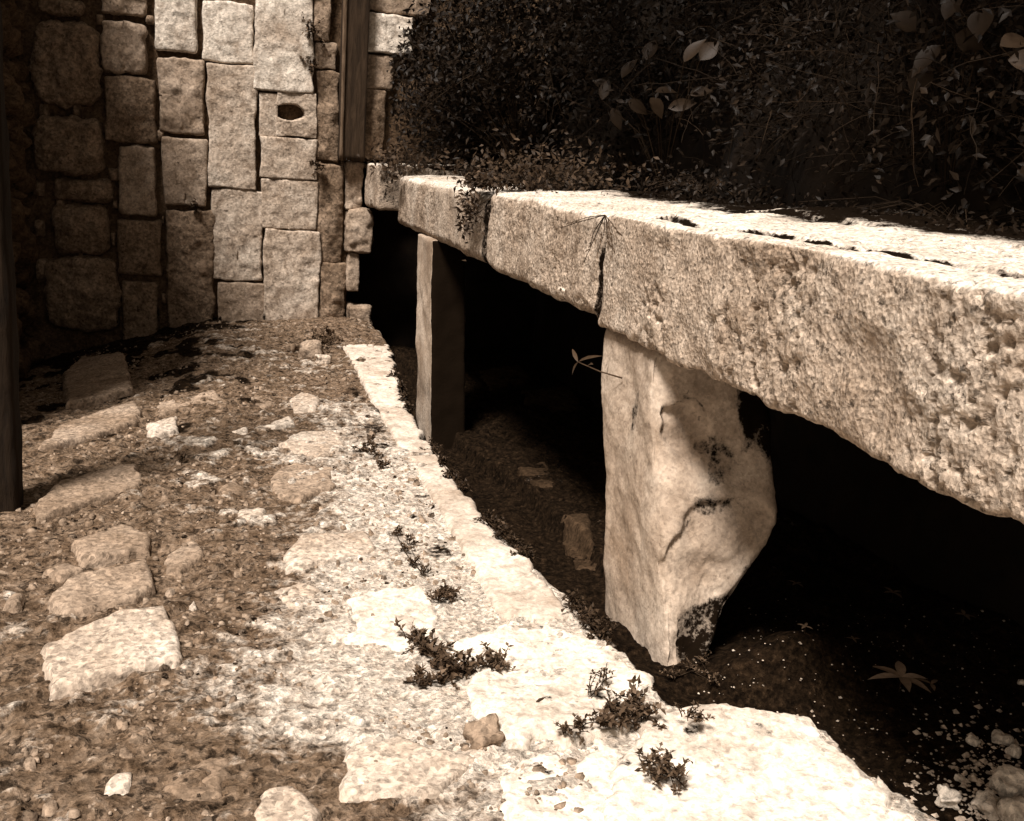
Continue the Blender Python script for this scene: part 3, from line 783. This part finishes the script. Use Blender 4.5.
def gravel():
    V, F, dd = [], [], []
    base = np.array([(-1, 0, 0), (1, 0, 0), (0, -1, 0), (0, 1, 0), (0, 0, -.7), (0, 0, .7)], float)
    fc = [(0, 2, 5), (2, 1, 5), (1, 3, 5), (3, 0, 5), (2, 0, 4), (1, 2, 4), (3, 1, 4), (0, 3, 4)]
    n = 0
    def put(x, y, s):
        nonlocal n
        b = base * s * rng.uniform(0.6, 1.2, (6, 1)); a = rng.uniform(0, 6.28)
        R = np.array([[math.cos(a), -math.sin(a), 0], [math.sin(a), math.cos(a), 0], [0, 0, 1]])
        V.append(b @ R.T + [x, y, gz(x, y) + s * 0.2]); F.extend([tuple(i + n for i in f) for f in fc]); n += 6
    for _ in range(900):
        px = rng.normal(985, 45); py = rng.normal(790, 38)
        if px < 905 or py < 690: continue
        p = on_ground(px, py); put(p[0], p[1], abs(rng.normal(0, 0.005)) + 0.002)
    for _ in range(600):
        p = on_ground(rng.uniform(690, 1020), rng.uniform(600, 800)); put(p[0], p[1], abs(rng.normal(0, 0.0022)) + 0.0008)
    o = link("gravel", mesh(np.concatenate(V), F, False, {"dirt_shade": np.zeros(n)}), M_SLAB_W)
    tag(o, "scattered white grit and chips over the earth and dark soil", "gravel", kind="stuff")
gravel()

def chips():
    """flattish crumbs of stone and clod lying all over the earth floor"""
    n = 3600
    x = rng.uniform(-1.3, 0.86, n * 2); y = 1.7 + 6.7 * rng.random(n * 2) ** 1.6
    den = fbm(p3(x, y), 2.2, 4, 95); k = (den > -0.15) & (x > -0.2 - 0.16 * y); x, y = x[k][:n], y[k][:n]
    n = len(x); s = np.minimum(0.003 + rng.exponential(0.0038, n), 0.018)
    ang = np.linspace(0, 2 * np.pi, 6, endpoint=False)
    rr = rng.uniform(.6, 1.25, (n, 6)) * s[:, None]; a = ang[None] + rng.uniform(0, 6, (n, 1))
    zc = np.array([gz(p, q) for p, q in zip(x, y)])
    tx, ty = rng.normal(0, .25, (n, 1)), rng.normal(0, .25, (n, 1))
    dx, dy = rr * np.cos(a), rr * np.sin(a)
    top = np.stack([x[:, None] + dx * .8, y[:, None] + dy * .8, zc[:, None] + s[:, None] * .45 + dx * tx + dy * ty], -1)
    bot = np.stack([x[:, None] + dx, y[:, None] + dy, zc[:, None] - s[:, None] * .4 + 0 * dx], -1)
    V = np.concatenate([top, bot], 1).reshape(-1, 3)
    F = []
    for i in range(6):
        j = (i + 1) % 6; F.append((i + 6, j + 6, j, i))
    F += [(0, 1, 2, 3), (0, 3, 4, 5)]
    F = (np.array(F)[None] + np.arange(n)[:, None, None] * 12).reshape(-1, 4)
    d = np.repeat(rng.random(n) ** 1.2 * 0.62, 12)
    tag(link("stone_crumbs", mesh(V, F, False, {"dirt_shade": d}), M_SLAB), "small crumbs of stone and clod strewn over the earth floor", "gravel", kind="stuff")
chips()

# ------------------------------------------------------------------ leaves and stems
ST5 = (np.array([0, .22, .5, .78, 1.0]), np.array([0.05, .75, 1.0, .62, 0.02]))
ST9 = (np.linspace(0, 1, 10), np.array([.04, .52, .82, .97, 1.0, .95, .80, .56, .27, .01]))
ST3 = (np.array([0, .42, 1.0]), np.array([0.08, 1.0, 0.03]))
class Plant:
    def __init__(s): s.V, s.F, s.T, s.n = [], [], [], 0
    def leaf(s, p, d, up, L, W, droop=0.25, fold=0.25, st=ST3, tone=None):
        d = np.asarray(d, float); d /= np.linalg.norm(d)
        side = np.cross(d, up); ln = np.linalg.norm(side)
        if ln < 1e-4: side = np.array([1.0, 0, 0]); ln = 1
        side /= ln; nn = np.cross(side, d)
        t, w = st
        mid = np.asarray(p) + np.outer(t * L, d) - np.outer(droop * L * t * t, nn)
        lft = mid - np.outer(w * W / 2, side) + np.outer(w * W / 2 * fold, nn)
        rgt = mid + np.outer(w * W / 2, side) + np.outer(w * W / 2 * fold, nn)
        k = len(t); s.V += [lft, mid, rgt]; b = s.n
        for i in range(k - 1):
            s.F.append((b + i, b + i + 1, b + k + i + 1, b + k + i))
            s.F.append((b + k + i, b + k + i + 1, b + 2 * k + i + 1, b + 2 * k + i))
        s.T += [rng.random() if tone is None else tone] * (3 * k); s.n += 3 * k
    def tube(s, pts, r0, r1, sides=4, tone=None):
        pts = np.asarray(pts, float); k = len(pts); b = s.n
        tv = np.gradient(pts, axis=0); tv /= np.linalg.norm(tv, axis=1, keepdims=True) + 1e-9
        ref = np.array([0.3, 0.2, 0.93]); u = np.cross(tv, ref); u /= np.linalg.norm(u, axis=1, keepdims=True) + 1e-9
        v = np.cross(tv, u); rr = np.linspace(r0, r1, k)[:, None]
        for j in range(sides):
            a = 2 * math.pi * j / sides
            s.V.append(pts + rr * (math.cos(a) * u + math.sin(a) * v))
        for j in range(sides):
            j2 = (j + 1) % sides
            for i in range(k - 1):
                s.F.append((b + j * k + i, b + j2 * k + i, b + j2 * k + i + 1, b + j * k + i + 1))
        s.T += [rng.random() if tone is None else tone] * (sides * k); s.n += sides * k
    def build(s, name, mat, parent=None, smooth=True):
        return link(name, mesh(np.concatenate(s.V), np.array(s.F), smooth, {"tone": s.T}), mat, parent)

def unit(v): v = np.asarray(v, float); return v / np.linalg.norm(v)
def curve(p, d, L, n=6, sag=0.0, wob=0.1):
    pts = [np.asarray(p, float)]; d = unit(d)
    for k in range(n):
        d = unit(d + rng.normal(0, wob, 3) + np.array([0, 0, -sag / n])); pts.append(pts[-1] + d * L / n)
    return np.array(pts)

def weed(base, n_stems, h, leaf, label, mat=M_WEED, spread=0.8, lean=(0, 0, 0), per=8, cat="weed", name="weed", group=None, normal=(0, 0, 1), width=0.6, spots=None):
    e = empty(name, base, label, cat, group)
    st, lf = Plant(), Plant()
    nrm = unit(normal)
    for k in range(n_stems):
        d = unit(nrm + rng.normal(0, spread, 3) + np.array(lean))
        if d @ nrm < 0.05: d = unit(d + nrm * 0.4)
        b0 = base if not spots else spots[k % len(spots)]
        pts = curve(np.asarray(b0) + rng.normal(0, 0.008, 3) * (1 - np.abs(nrm)), d, h * rng.uniform(.5, 1.1), 6, 0.5, 0.12)
        st.tube(pts, 0.0018, 0.0008)
        for i in range(per):
            t = rng.uniform(0.25, 1.0) * 6; i0 = min(int(t), 5)
            q = pts[i0] + (pts[i0 + 1] - pts[i0]) * (t - i0)
            lf.leaf(q, unit(rng.normal(0, 1, 3) + 0.6 * nrm + d * 0.5), unit(rng.normal(0, .4, 3) + (0, 0, 1)), leaf * rng.uniform(.6, 1.3), leaf * width * rng.uniform(.8, 1.2))
    if spots: st.tube([np.array(q_) + rng.normal(0, .002, 3) - [0, 0, .004] for q_ in spots], 0.002, 0.001)
    st.build("stems", M_STEM, e); lf.build("leaves", mat, e)
    return e

def gpos(px, py, dz=0.0):
    p = on_ground(px, py); return (p[0], p[1], max(gz(p[0], p[1]), p[2]) + 0.01 + dz)

# weeds on the kerb and floor
def sp(*pp, dz=0.0): return [gpos(a, b, dz) for a, b in pp]
weed(gpos(455, 672), 84, 0.055, 0.020, "dark leafy weed sprawling on the white plaster in the foreground, left of the kerb slab", per=9, spread=.8, width=.65,
     spots=sp((412, 642), (420, 650), (432, 655), (440, 664), (450, 668), (455, 676), (465, 676), (445, 680), (420, 685), (475, 672)))
weed(gpos(492, 664), 22, 0.05, 0.016, "small dark tuft right beside the sprawling weed", per=9, spots=sp((494, 662), (490, 670), (497, 668)))
weed(gpos(625, 728, 0.02), 50, 0.06, 0.020, "grey green weed on the white kerb between the two bright slabs", per=9, spread=.8, width=.6,
     spots=sp((612, 722), (622, 730), (636, 724), (630, 712), (642, 730), (604, 735), dz=.02))
weed(gpos(574, 742, 0.02), 16, 0.045, 0.014, "sparse little weed left of the grey green one on the kerb", per=7, spots=sp((568, 744), (580, 740), dz=.02))
weed(gpos(594, 700, 0.03), 16, 0.05, 0.011, "thin feathery weed near the pointed corner of the kerb slab", per=7, spots=sp((590, 704), (600, 694), (604, 686), dz=.02))
weed(gpos(665, 790, 0.03), 34, 0.05, 0.016, "weed growing low on the white kerb at the bottom border", per=8, spots=sp((652, 780), (665, 788), (672, 796), (658, 792), dz=.03))
weed(gpos(688, 738, 0.05), 16, 0.04, 0.011, "tiny tuft on the brightest kerb stone", per=7, spots=sp((684, 738), (696, 742), dz=.05))
weed(gpos(442, 600), 34, 0.04, 0.014, "dark round tuft in the gap between slab and kerb", per=9, spots=sp((438, 602), (446, 596), (450, 602)))
weed(gpos(410, 560), 40, 0.035, 0.012, "dark moss tuft on the kerb's inner edge", per=8, spots=sp((396, 535), (404, 552), (414, 566), (424, 576), (408, 545)))
weed(gpos(372, 455), 34, 0.05, 0.018, "dark moss tuft halfway along the kerb's inner edge", per=9, spots=sp((362, 452), (375, 458), (384, 470), (370, 448)))
weed(gpos(324, 348), 24, 0.13, 0.035, "dark weed at the foot of the back wall near the kerb", per=9, spots=sp((318, 352), (328, 346), (334, 342)))
weed(gpos(182, 462), 10, 0.05, 0.015, "small dark weed among the shaded floor stones", per=7)
weed(gpos(690, 672), 30, 0.04, 0.010, "mossy tuft at the foot of the thick stone post", per=8, spots=sp((672, 680), (690, 676), (712, 684), (700, 668)))

for k, (px, py, lab, pts_) in enumerate([
    (400, 392, "dark moss hanging on the kerb's outer edge near the back wall", ((394, 380), (400, 390), (404, 402), (408, 414))),
    (452, 484, "dark moss on the kerb's outer edge close before the thin far post", ((432, 456), (442, 470), (452, 484), (462, 494))),
    (505, 545, "dark moss on the kerb's outer edge midway between the two posts", ((488, 526), (500, 540), (512, 552), (524, 562))),
    (590, 628, "dark moss on the kerb's outer edge beside the thick post", ((572, 612), (582, 622), (592, 632), (600, 640)))]):
    weed(gpos(px, py), 64, 0.05, 0.016, lab, mat=M_CREEP, per=9, spread=.9, lean=(.25, 0, -.2), name="moss", cat="moss", spots=sp(*pts_, dz=.012))

# twig lying on the plaster
tw_ = Plant(); p = gpos(530, 712); q = gpos(548, 702)
tw_.tube([p, (np.array(p) + np.array(q)) / 2 + [0, 0, .01], q], 0.003, 0.005, 5, 0.1)
o = tw_.build("twig", M_WEED); tag(o, "short dark twig with a knob lying on the white slab", "twig")

# weeds rooted in the back wall
for px, py, n, h, lab in [(312, 30, 16, .14, "dark tuft rooted high in the wall beside the large pale stone"),
                          (312, 66, 10, .10, "dark tuft in the wall just above the pierced stone"),
                          (318, 165, 12, .10, "dark tuft in the wall near the timber's foot"),
                          (196, 205, 7, .07, "small dark tuft in a joint of the wall's middle column")]:
    b = on_y(px, py, YW - 0.03)
    weed(tuple(b), n, h, 0.03, lab, normal=(0, -1, 0.2), per=9)

# sprig on the thick post
e_at = on_x(622, 378, 1.262)
e = empty("weed", tuple(e_at), "small sprig with four slim leaves growing from the thick stone post", "weed")
s_, l_ = Plant(), Plant()
tip = on_x(578, 362, 1.15)
s_.tube([e_at, (e_at * .5 + np.array(tip) * .5) + [0, 0, -.005], tip], 0.003, 0.0015)
for qx, qy in ((572, 349), (591, 352), (569, 373), (588, 360)):
    g_ = on_x(qx, qy, 1.14); b_ = np.array(tip) if qx != 588 else e_at * .25 + np.array(tip) * .75
    l_.leaf(b_, g_ - b_, unit((-1, -1, 1)), np.linalg.norm(g_ - b_) * 1.15, 0.014, 0.2, 0.2, ST5, 0.9)
s_.build("stems", M_STEM, e); l_.build("leaves", M_BIGLEAF, e)

# sprig at the joint above it
e_at = on_x(605, 215, 1.25)
e = empty("weed", tuple(e_at), "dried sprig with narrow leaves hanging at the joint left of the longest block", "weed")
s_, l_ = Plant(), Plant()
for tx, ty in ((560, 228), (566, 224), (598, 252), (590, 246), (612, 262), (614, 250), (584, 262), (607, 240), (620, 235)):
    t_ = on_x(tx, ty, 1.215)
    s_.tube([e_at, (e_at + t_) / 2 + rng.normal(0, .008, 3), t_], 0.002, 0.001)
    for k in range(4):
        b_ = e_at + (t_ - e_at) * rng.uniform(.4, 1)
        l_.leaf(b_, unit(t_ - e_at + rng.normal(0, .05, 3)), (-1, 0, .3), rng.uniform(.015, .04), .007, .2, .2, ST5)
s_.build("stems", M_STEM, e); l_.build("leaves", M_WEED, e)

# rosettes in the dark soil
def rosette(px, py, size, n, label, tone=0.8, group=None, st=ST9):
    b = np.array(gpos(px, py)); e = empty("rosette_plant", tuple(b), label, "plant", group)
    l_, s_ = Plant(), Plant()
    s_.tube([b - [0, 0, .02], b + [0, 0, size * .35]], .002, .0015)
    a0 = rng.uniform(0, 6)
    for k in range(n):
        a = a0 + k * 6.283 / n + rng.uniform(-.25, .25)
        l_.leaf(b + [0, 0, size * .35], (math.cos(a), math.sin(a), rng.uniform(.1, .35)), (0, 0, 1), size * rng.uniform(.7, 1.1), size * .30, .25, .2, st, tone * rng.uniform(.8, 1.1))
    s_.build("stem", M_STEM, e); l_.build("leaves", M_SOILLEAF, e)
rosette(899, 692, 0.10, 6, "rosette of six broad leaves growing from the dark soil, the largest plant there", .97)
rosette(930, 692, 0.045, 3, "little three-leaved seedling right beside the large rosette", .8)
for px, py, s, lab in [(795, 592, .035, "small star-shaped seedling in the dark soil right of the thick post"), (892, 600, .05, "pale seedling in the dark soil farther back than the rosette"),
                       (802, 650, .03, "tiny seedling on the dark soil left of the rosette"), (852, 646, .025, "minute seedling between the star-shaped seedling and the rosette"),
                       (963, 622, .045, "lone dim seedling to the far right in the shade"), (1000, 548, .05, "dim seedling deep in shade under the longest block")]:
    rosette(px, py, s, 4, lab, .7)

# ------------------------------------------------------------------ terrace and shrubs above the beam
def bank():
    uy = np.arange(0.2, 8.5, 0.06); uz = np.concatenate([np.arange(-0.6, 1.2, 0.2), np.arange(1.2, 4.8, 0.06)])
    A, B = np.meshgrid(uy, uz, indexing='ij'); q = p3(A, B)
    x = 2.30 + np.clip(B.ravel() - 1.22, 0, 9) * 0.30 + 0.10 * fbm(q, 2.0, 5, 91) * (B.ravel() > 1.1)
    x = np.where(B.ravel() < 1.2, 2.6, x)
    V = np.stack([x, A.ravel(), B.ravel()], 1)
    V2 = V.copy(); V2[:, 0] = 6.0; n = len(V); nu, nv = A.shape; idx = np.arange(n).reshape(nu, nv)
    F = [gridfaces(nu, nv, 0), gridfaces(nu, nv, n, True)]
    for e in (idx[0], idx[-1][::-1], idx[:, -1], idx[:, 0][::-1]):
        F.append(np.stack([e[:-1], e[1:], e[1:] + n, e[:-1] + n], 1))
    tag(link("hillside", mesh(np.concatenate([V, V2]), np.concatenate(F)), M_BANK), kind="structure")
bank()

def shrub(name, label, cat, centre, radii, n_leaf, leaf, n_twig, seedtone=1.0, mat=M_LEAF, clip=None, lw=0.5, clump=70, root=None, twigmat=M_STEM, twiglen=0.4, over=0):
    """leaves gathered in clumps through an uneven volume, with twigs reaching out of it"""
    root = root or (centre[0] + 0.2, centre[1], 1.27)
    e = empty(name, root, label, cat)
    c = np.array(centre); R = np.array(radii); lf, st = Plant(), Plant()
    cl = []
    while len(cl) < clump:
        u = rng.normal(0, 1, 3); u /= np.linalg.norm(u); u *= rng.random() ** 0.45
        q = c + u * R
        if clip is None or clip(q): cl.append(q)
    for q in cl:
        pts = np.array([np.array(root) * (1 - t) + q * t + np.array([0, 0, 0.12 * math.sin(math.pi * t)]) + rng.normal(0, .015, 3) for t in np.linspace(0, 1, 7)])
        st.tube(pts, 0.006, 0.0015)
    per = n_leaf // clump
    for q in cl:
        s = rng.uniform(.08, .2); g = rng.uniform(0, 1)
        for _ in range(int(per * rng.uniform(.6, 1.4))):
            p = q + rng.normal(0, s, 3) * [1, 1.2, .8]
            if clip is not None and not clip(p): continue
            d = unit(rng.normal(0, 1, 3) + [-.5, -.4, -.1])
            lf.leaf(p, d, unit(rng.normal(0, .7, 3) + [-.3, -.3, .8]), leaf * rng.uniform(.5, 1.4), leaf * lw * rng.uniform(.7, 1.2), tone=min(1, .35 * g + .65 * rng.random() ** 1.3))
    for _ in range(n_twig):
        q = cl[rng.integers(len(cl))] + rng.normal(0, .1, 3)
        pts = curve(q, rng.normal(0, 1, 3) + [-.4, -.3, .1], twiglen * rng.uniform(.4, 1.2), 7, .5, .16)
        if clip is not None and not all(clip(x) for x in pts): continue
        st.tube(pts, 0.0016, 0.0007, 3)
    # unseen boughs added above the picture to keep sun off the shrubs
    for k in range(over):
        q = np.array([rng.uniform(1.35, 3.0), centre[1] - 0.9 + rng.uniform(-1, 1) * R[1] * 1.05, rng.uniform(3.15, 3.75)])
        pts = np.array([np.array(root) * (1 - t) + q * t + np.array([0.5, 0.2, 0.4]) * math.sin(math.pi * t) for t in np.linspace(0, 1, 8)])
        st.tube(pts, 0.014, 0.003)
        for _ in range(95):
            p = q + rng.normal(0, 1, 3) * [.17, .17, .09]
            lf.leaf(p, rng.normal(0, 1, 3), unit(rng.normal(0, .5, 3) + [0, 0, 1]), rng.uniform(.06, .12), rng.uniform(.035, .06))
    st.build("stems", twigmat, e); lf.build("leaves", mat, e)
    return e
free = lambda q: q[2] > 1.275 and q[1] < 8.5 and q[0] > 1.22 + 0.5 * max(0.0, min(1.0, (6.6 - q[1]) / 1.0)) + (0.45 if q[1] < 5.0 and q[2] < 1.38 else 0)
shrub("shrub", "dense dark shrub overhanging the far end of the beam against the back wall", "shrub", (2.0, 7.8, 1.95), (.85, .7, .8), 9000, .05, 160, clip=lambda q: free(q) and q[0] > 1.2 + 0.12 * (q[2] > 2.1), clump=80, over=26)
shrub("shrub", "dark small-leaved shrub rising above the middle beam block", "shrub", (2.45, 5.9, 1.95), (.62, 1.0, .8), 8000, .042, 200, clip=free, clump=65, over=30)
shrub("shrub", "dim shrub with thin stalks behind the longest block's far part", "shrub", (2.5, 4.3, 1.85), (.5, .85, .75), 6500, .036, 320, clip=free, clump=60, over=26)
shrub("dry_brush", "tangle of dry grassy stalks over the longest block at the right", "brush", (2.42, 3.1, 1.65), (.45, .85, .5), 3000, .025, 800, mat=M_DRY, clip=free, clump=90, twigmat=M_DRY, twiglen=.35)
shrub("shrub", "blackish shrub in the upper right corner", "shrub", (2.6, 2.9, 2.1), (.45, .9, .5), 3600, .05, 80, clip=free, clump=40, over=44)
shrub("shrub", "low dark leafy growth at the right border just above the longest block", "shrub", (2.35, 2.5, 1.6), (.35, .8, .4), 5200, .035, 160, clip=free, clump=60)
shrub("shrub", "dark narrow bush crowding the wall right of the upright timber", "shrub", (1.75, 8.25, 1.95), (.42, .22, .75), 4200, .05, 40, clip=lambda q: q[2] > 1.33 and q[1] < 8.56 and q[0] > 1.27 + 0.2 * max(0, q[2] - 2.0), clump=60)

def bigleaf(label, pts, plane_x, size, tone, root):
    e = empty("broad_leaf_plant", root, label, "plant")
    l_, s_ = Plant(), Plant()
    for px, py, ang in pts:
        t_ = on_x(px, py, plane_x + rng.uniform(-.05, .05))
        s_.tube([root, (np.array(root) + t_) / 2 + [0, 0, .08], t_], .003, .0015)
        d = CM @ np.array([math.cos(ang), math.sin(ang), rng.uniform(-.2, .4)])
        l_.leaf(t_, d, unit((-.5, -.7, .6) + rng.normal(0, .25, 3)), size * rng.uniform(.75, 1.15), size * .62 * rng.uniform(.8, 1.1), .2, .3, ST9, tone * rng.uniform(.75, 1.1))
    s_.build("stems", M_STEM, e); l_.build("leaves", M_BIGLEAF, e)
bigleaf("broad oval pale leaves catching light in the middle of the dark shrubs", [(602, 100, 1.3), (612, 108, -1.2), (628, 100, -.6), (655, 92, .1), (668, 108, .2), (650, 98, -.9),
        (690, 95, .3), (622, 78, 1.0), (646, 60, 1.2), (684, 62, .9), (700, 60, .8), (608, 88, 2.6)], 2.0, .12, .42, (2.2, 5.1, 1.3))
bigleaf("big dim heart-shaped leaves hanging at the top right", [(915, 30, 2.5), (940, 45, -2.4), (955, 35, -.4), (925, 65, -1.9), (965, 60, -.3), (945, 20, 1.2), (985, 8, -1.9)], 2.0, .11, .12, (2.3, 3.0, 1.3))
bigleaf("two pale broad leaves entering at the right border", [(1000, 46, .3), (1008, 60, -.2)], 1.95, .12, .75, (2.3, 2.3, 1.3))

def creeper(label, spots, leaf, root, n, mat=None):
    e = empty("creeping_plant", root, label, "plant")
    l_, s_ = Plant(), Plant()
    for (x, y, z, sx, sy, sz, w) in spots:
        for _ in range(int(n * w)):
            p = np.array([x, y, z]) + rng.normal(0, 1, 3) * [sx, sy, sz]
            if p[0] > 1.235 and p[2] < 1.262: p[2] = 1.262 + abs(rng.normal(0, sz * .5))
            l_.leaf(p, unit(rng.normal(0, 1, 3) + [-.4, 0, .1]), unit(rng.normal(0, .5, 3) + [-.4, -.2, .7]), leaf * rng.uniform(.6, 1.3), leaf * .5, tone=rng.random())
        for _ in range(int(12 * w) + 2):
            p = np.array([x, y, z]) + rng.normal(0, .5, 3) * [sx, sy, sz]
            s_.tube([root, (np.array(root) + p) / 2 + [0, 0, .05], p], .002, .001, 3)
    s_.build("stems", M_STEM, e); l_.build("leaves", mat or M_WEED, e)
creeper("leafy creeper spilling over the joint left of the middle block", [(1.45, 5.15, 1.31, .14, .12, .05, 1.3), (1.28, 5.25, 1.25, .035, .14, .05, 1.2), (1.23, 5.22, 1.12, .02, .09, .07, .8), (1.6, 5.4, 1.36, .15, .3, .06, 1.3),
        (1.75, 5.2, 1.36, .18, .25, .07, 1.2)], .034, (1.5, 5.1, 1.25), 380, M_CREEP)
creeper("small-leaved creeper over the short farthest beam block", [(1.45, 7.9, 1.34, .16, .3, .05, 1.0), (1.2, 7.6, 1.26, .04, .2, .04, .35), (1.28, 8.0, 1.34, .08, .2, .05, .5)], .045, (1.5, 7.8, 1.3), 330, M_CREEP)
creeper("low ground creeper along the back of the middle block", [(2.05, 4.6, 1.34, .15, .45, .05, 1.0), (1.95, 4.0, 1.32, .10, .2, .03, .4)], .026, (2.15, 4.5, 1.3), 600, M_LEAF)
creeper("thin litter of leaves along the back of the longest block", [(2.0, 2.9, 1.31, .09, .5, .015, 1.0), (2.1, 2.1, 1.33, .09, .4, .02, .8)], .022, (2.2, 2.8, 1.3), 350, M_LEAF)
